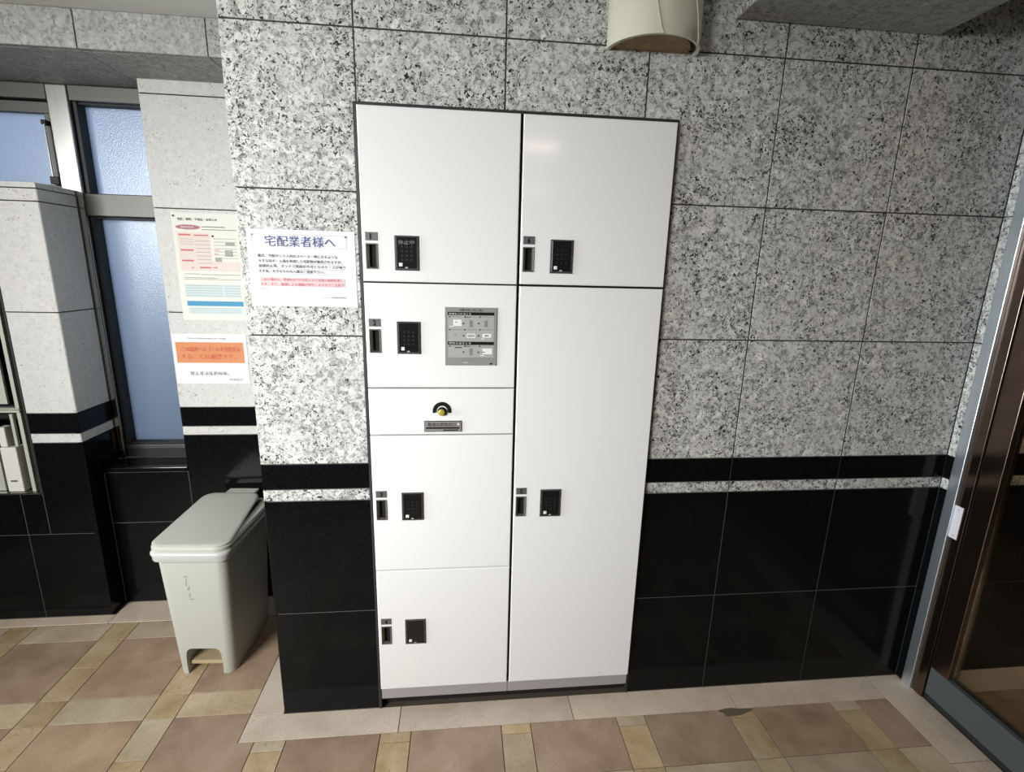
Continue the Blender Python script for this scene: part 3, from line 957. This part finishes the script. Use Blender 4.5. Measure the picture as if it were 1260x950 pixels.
RC('text_lines', ['ink_soft', 'ink_faint', 'ink_red'], [
    (0.44, 0.80, 0.118, 0.126, 0), (0.44, 0.97, 0.144, 0.150, 0), (0.10, 0.33, 0.556, 0.561, 0), (0.36, 0.97, 0.560, 0.565, 0),
    (0.09, 0.60, 0.592, 0.597, 0), (0.09, 0.97, 0.606, 0.610, 0),
    (0.08, 0.26, 0.190, 0.205, 2), (0.31, 0.53, 0.195, 0.206, 2), (0.09, 0.28, 0.330, 0.345, 2), (0.09, 0.27, 0.427, 0.442, 2),
    (0.22, 0.27, 0.495, 0.502, 2), (0.35, 0.52, 0.490, 0.504, 2), (0.56, 0.62, 0.490, 0.500, 2), (0.60, 0.68, 0.330, 0.336, 2), (0.60, 0.66, 0.365, 0.371, 2)]
   + [(0.10, 0.30, 0.235 + 0.022 * i, 0.239 + 0.022 * i, 1) for i in range(3)]
   + [(0.32, 0.54, 0.250 + 0.034 * i, 0.255 + 0.034 * i, 1) for i in range(7)]
   + [(0.60, 0.95, 0.225 + 0.030 * i, 0.230 + 0.030 * i, 1) for i in range(7)]
   + [(0.09, 0.66, 0.665 + 0.024 * i, 0.669 + 0.024 * i, 1) for i in range(5)]
   + [(0.70, 0.94, 0.665 + 0.024 * i, 0.669 + 0.024 * i, 1) for i in range(5)]
   + [(0.12, 0.92, 0.885 + 0.018 * i, 0.888 + 0.018 * i, 1) for i in range(3)])
RC('small_pictures', ['ink_faint'], [(0.78, 0.92, 0.255, 0.285), (0.76, 0.88, 0.33, 0.39), (0.60, 0.70, 0.40, 0.44)])
for it in ((0.02, 0.05, 0.022, 0.036), (0.58, 0.615, 0.198, 0.212)):
    RC('pin', ['ink'], [it])

# 3: orange warning
o, T, RC = sheet('notice', -1.2655, -0.976, 1.0255, 1.2335, NY, 'paper',
                 'white notice with an orange block under the tall leaflet')
T('Do not throw away the things', 0.22, 0.73, 0.068, 0.112, 'ink_faint')
RC('orange_block', ['orange'], [(0.04, 0.955, 0.165, 0.58)])
T('この場所へのゴミの不法投棄を', 0.115, 0.91, 0.25, 0.355, 'ink_red_orange')
T('することは厳禁です。', 0.10, 0.84, 0.395, 0.50, 'ink_red_orange')
T('禁止非法乱扔垃圾。', 0.195, 0.72, 0.755, 0.83, 'ink_soft')
T('管理組合', 0.715, 0.91, 0.895, 0.945, 'ink_faint')

# ------------------------------------------------------------------ pedal bin
def rrect(w, d, r, n=6, cx=0.0, cy=0.0):
    pts = []
    for (sx, sy, a0) in ((1, -1, -90), (1, 1, 0), (-1, 1, 90), (-1, -1, 180)):
        for i in range(n + 1):
            a = math.radians(a0 + 90 * i / n)
            pts.append((cx + sx * (w / 2 - r) + r * math.cos(a), cy + sy * (d / 2 - r) + r * math.sin(a)))
    return pts
def loft(mb, rings, m=0, cap=(True, True)):
    """rings = list of (points, z or list of z)"""
    v, f = [], []
    n = len(rings[0][0])
    for p, z in rings:
        v += [(q[0], q[1], z(q) if callable(z) else z) for q in p]
    for j in range(len(rings) - 1):
        for i in range(n):
            f.append((j * n + i, j * n + (i + 1) % n, (j + 1) * n + (i + 1) % n, (j + 1) * n + i))
    if cap[0]:
        f.append(tuple(range(n - 1, -1, -1)))
    if cap[1]:
        f.append(tuple((len(rings) - 1) * n + i for i in range(n)))
    mb.add(v, f, m)
binr = tag(empty('pedal_bin', (-1.045, 0.385, 0)), 'grey-white plastic pedal bin with a hinged lid in the wall corner', 'bin')
binr.rotation_euler = (0, 0, math.radians(-3.5))
body = MB()
levels = []
for k in range(9):
    tt = k / 8
    w = 0.204 + 0.048 * tt
    d = 0.315 + 0.055 * tt
    cy = -0.188 + d / 2 + 0.006 * (1 - tt)
    levels.append((rrect(w, d, 0.030 + 0.006 * tt, 6, 0.006 * (1 - tt) + 0.003, cy), 0.001 + 0.499 * tt))
loft(body, levels)
bo = body.obj('body', 'bin', binr)
# arch for the pedal, cut out of the front foot
cut = MB()
ap = [(-0.063, -0.05), (0.063, -0.05), (0.066, 0.05), (0.064, 0.082)]
for i in range(7):
    a = math.radians(90 * i / 6)
    ap.append((0.040 + 0.022 * math.cos(a), 0.090 + 0.022 * math.sin(a)))
for i in range(7):
    a = math.radians(90 + 90 * i / 6)
    ap.append((-0.040 + 0.022 * math.cos(a), 0.090 + 0.022 * math.sin(a)))
ap += [(-0.064, 0.082), (-0.066, 0.05)]
na_ = len(ap)
cut.add([(x + 0.006, -0.30, z) for x, z in ap] + [(x + 0.006, -0.075, z) for x, z in ap],
        [tuple(range(na_)), tuple(range(2 * na_ - 1, na_ - 1, -1))] + [(i, i + na_, (i + 1) % na_ + na_, (i + 1) % na_) for i in range(na_)])
co = cut.obj('cutter', 'bin', binr)
bm0 = bmesh.new(); bm0.from_mesh(co.data); bmesh.ops.recalc_face_normals(bm0, faces=bm0.faces); bm0.to_mesh(co.data); bm0.free()
mod = bo.modifiers.new('arch', 'BOOLEAN')
mod.operation = 'DIFFERENCE'
mod.object = co
mod.solver = 'EXACT'
me = bpy.data.meshes.new_from_object(bo.evaluated_get(bpy.context.evaluated_depsgraph_get()))
bo.modifiers.clear()
bo.data = me
bpy.data.objects.remove(co)
for p in me.polygons:
    p.use_smooth = True
me.set_sharp_from_angle(angle=math.radians(35))
# liner turned down over the edge
ln = MB()
rg = random.Random(3)
rings = []
for z, g in ((0.478, 0.006), (0.486, 0.013), (0.498, 0.011), (0.508, 0.016), (0.520, 0.012)):
    p = rrect(0.252 + 2 * g, 0.370 + 2 * g, 0.04, 6, 0.003, -0.003)
    p = [(x + rg.uniform(-0.0018, 0.0018), y + rg.uniform(-0.0018, 0.0018)) for x, y in p]
    rings.append((p, z))
loft(ln, rings, 0, (False, True))
lo = ln.obj('liner', 'liner', binr, smooth=True)
lo['label'] = 'pale liner folded over the rim'
# rim of the lid and the raised lid panel
slope = lambda q: 0.0
rim = MB()
def zl(base, s):
    return lambda q: base + s * (q[1] + 0.2) / 0.4
S1 = 0.001
rr = []
for g, z in ((0.0, 0.514), (0.004, 0.517), (0.004, 0.532), (-0.002, 0.539), (-0.012, 0.5405)):
    rr.append((rrect(0.272 + 2 * g, 0.396 + 2 * g, 0.045 + g, 7, 0.002, 0.003), zl(z, S1)))
loft(rim, rr)
ro = rim.obj('lid_rim', 'bin', binr, smooth=True)
ro.data.set_sharp_from_angle(angle=math.radians(40))
pan_ = MB()
S2 = 0.022
pr_ = []
for g, z in ((0.0, 0.5365), (0.002, 0.538), (0.002, 0.5405), (-0.003, 0.5440), (-0.010, 0.5455)):
    pp = rrect(0.270 + 2 * g, 0.388 + 2 * g, 0.044 + g, 7, 0.001, 0.001)
    # the panel draws in from the rim along its right-hand edge towards the hinge
    pp = [(x - 0.046 * max(0.0, (y + 0.10) / 0.29) * max(0.0, x) / 0.136, y) for x, y in pp]
    pr_.append((pp, zl(z, S2)))
loft(pan_, pr_)
po = pan_.obj('lid_panel', 'bin', binr, smooth=True)
po.data.set_sharp_from_angle(angle=math.radians(40))
MB().box(-0.062, 0.062, 0.186, 0.248, 0.549, 0.5615).obj('hinge', 'bin', binr, bevel=0.003)
pd = MB().box(-0.054, 0.066, -0.168, -0.080, 0.030, 0.046)
pdo = pd.obj('pedal', 'pedal', binr, bevel=0.004)
pdo['label'] = 'tan foot pedal'
sm = MB()  # dark sliver laid on the rim as shade in the lid gap
wz = lambda y: 0.5405 + S1 * (y + 0.2) / 0.4 + 0.0008
sm.add([(0.123, -0.095, wz(-0.095)), (0.104, 0.175, wz(0.175)), (0.086, 0.178, wz(0.178)), (0.118, -0.095, wz(-0.095))], [(0, 1, 2, 3)])
sm.obj('lid_gap_shade', 'rubber', binr)['label'] = 'dark strip painted as shade beside the lid panel'
mkb = MB()
for i, (dx, z, w, h) in enumerate(((0, 0.415, 0.012, 0.005), (0.004, 0.398, 0.003, 0.010), (0.002, 0.380, 0.004, 0.018), (0.006, 0.362, 0.004, 0.010), (0.011, 0.364, 0.003, 0.016), (0.006, 0.345, 0.010, 0.004), (0.008, 0.334, 0.005, 0.008), (0.010, 0.322, 0.014, 0.005))):
    x = -0.024 + dx
    yy = -0.188 + (0.5 - z) * 0.012 - 0.0003
    mkb.box(x, x + w, yy - 0.0004, yy + 0.003, z, z + h)
mkb.obj('worn_marking', 'mark', binr)

# ------------------------------------------------------------------ wall lamp at the top
scn = tag(empty('wall_lamp', (0.428, 0.0, 2.108)), 'cream half-round wall lamp with brown underside above the locker', 'lamp')
sh = MB()
ns = 28
A, B, TH, H = 0.124, 0.118, 0.006, 0.165
vo = []
for z in (0.0, H):
    for (a_, b_) in ((A, B), (A - TH, B - TH)):
        for i in range(ns + 1):
            t_ = math.pi * i / ns
            vo.append((-a_ * math.cos(t_), -b_ * math.sin(t_) - 0.001, z))
k = ns + 1
fs = []
for i in range(ns):
    fs += [(i, i + 1, 2 * k + i + 1, 2 * k + i), (k + i + 1, k + i, 3 * k + i, 3 * k + i + 1),
           (i + 1, i, k + i, k + i + 1), (2 * k + i, 2 * k + i + 1, 3 * k + i + 1, 3 * k + i)]
fs += [(0, 2 * k, 3 * k, k), (ns, k + ns, 3 * k + ns, 2 * k + ns)]
sh.add(vo, fs)
so = sh.obj('lamp_shade', 'enamel', scn, smooth=True)
so.data.set_sharp_from_angle(angle=math.radians(40))
def leaf(edge0, edge1, off):
    mb = MB()
    nz, nt_ = 10, 12
    v = []
    for k_ in (0, 1):
        for j in range(nz + 1):
            z = H * j / nz
            ta, tb = edge0(z / H), edge1(z / H)
            for i in range(nt_ + 1):
                t_ = ta + (tb - ta) * i / nt_
                q_ = off * (1 - k_)
                v.append((-(A + q_) * math.cos(t_), -(B + q_) * math.sin(t_) - 0.001, z))
    w_ = nt_ + 1
    m_ = w_ * (nz + 1)
    f = [(j * w_ + i, j * w_ + i + 1, (j + 1) * w_ + i + 1, (j + 1) * w_ + i) for j in range(nz) for i in range(nt_)]
    f += [(i + 1, i, m_ + i, m_ + i + 1) for i in range(nt_)]
    f += [(nz * w_ + i, nz * w_ + i + 1, m_ + nz * w_ + i + 1, m_ + nz * w_ + i) for i in range(nt_)]
    f += [(j * w_, (j + 1) * w_, m_ + (j + 1) * w_, m_ + j * w_) for j in range(nz)]
    f += [((j + 1) * w_ + nt_, j * w_ + nt_, m_ + j * w_ + nt_, m_ + (j + 1) * w_ + nt_) for j in range(nz)]
    mb.add(v, f)
    lf = mb.obj('shade_leaf', 'enamel', scn, smooth=True)
    lf.data.set_sharp_from_angle(angle=math.radians(40))
leaf(lambda u: 0.05, lambda u: 1.47 - 0.32 * u ** 0.8, 0.004)
leaf(lambda u: 2.45 - 0.55 * u ** 1.4, lambda u: 3.08, 0.003)
bpl = MB()
pl = [(-(A - 0.008) * math.cos(math.pi * i / ns) * (1.0 if i < ns * 0.5 else 0.86), -(B - 0.010) * math.sin(math.pi * i / ns) - 0.001) for i in range(ns + 1)]
bpl.add([(x, y, 0.004) for x, y in pl] + [(x, y, 0.010) for x, y in pl],
        [tuple(range(ns, -1, -1)), tuple(range(k, 2 * k))] + [(i, (i + 1) % k, (i + 1) % k + k, i + k) for i in range(k)])
bpl.obj('underside_plate', 'lamp_brown', scn)['label'] = 'brown underside'
MB().box(0.018, 0.032, -0.1185, -0.112, 0.122, 0.131).obj('screw', 'ink', scn)

# ------------------------------------------------------------------ recessed metal box in the pier
bxr = tag(empty('recessed_wall_box', (-2.05, PY, HOLE[2])), 'metal-framed box with pale panels set into the far left pier', 'wall box')
def bpart(name, mat, boxes, bevel=0.0015, label=None):
    mb = MB()
    for b in boxes:
        mb.box(*b)
    mb.v = [(x + 2.05, y - PY, z - HOLE[2]) for x, y, z in mb.v]
    o = mb.obj(name, mat, bxr, bevel=bevel)
    if label:
        o['label'] = label
    return o
bpart('back_plate', 'box_shade', [(-2.298, -1.800, 0.70, 0.71, 0.580, 1.598)], 0)
for z_ in (0.580, 1.592):
    bpart('outer_edge', 'chrome', [(-2.298, -1.799, PY - 0.004, PY + 0.03, z_, z_ + 0.006)], 0)
bpart('side_lining', 'box_shade', [(-1.806, -1.799, PY + 0.002, 0.70, 0.587, 1.591), (-2.298, -2.291, PY + 0.002, 0.70, 0.587, 1.591)], 0)
bpart('frame', 'box_grey', [(-1.836, -1.822, PY + 0.006, PY + 0.03, 0.588, 0.923), (-1.836, -1.822, PY + 0.006, PY + 0.03, 0.942, 1.590),
                            (-2.285, -1.822, PY + 0.004, PY + 0.03, 0.924, 0.933), (-2.285, -1.822, PY + 0.004, PY + 0.03, 0.936, 0.941)], 0.001)
bpart('upper_panel', 'box_grey', [(-2.285, -1.872, PY + 0.02, PY + 0.03, 0.955, 1.590)], 0.001)
bpart('slat', 'box_grey', [(-1.868, -1.857, PY + 0.010, PY + 0.022, 0.782, 0.916)], 0.001)
bpart('white_casing', 'box_white', [(-1.925, -1.866, PY + 0.006, PY + 0.05, 0.588, 0.778), (-1.925, -1.898, PY + 0.012, PY + 0.05, 0.779, 0.860)], 0.003, 'off-white casing')
bpart('tape_scrap', 'tape', [(-1.908, -1.884, PY + 0.0045, PY + 0.0055, 0.632, 0.638)], 0)
bpart('lower_panel', 'box_grey', [(-2.285, -1.945, PY + 0.02, PY + 0.03, 0.588, 0.90)], 0.001)

# every shade in this file is procedural; nothing is loaded from disk
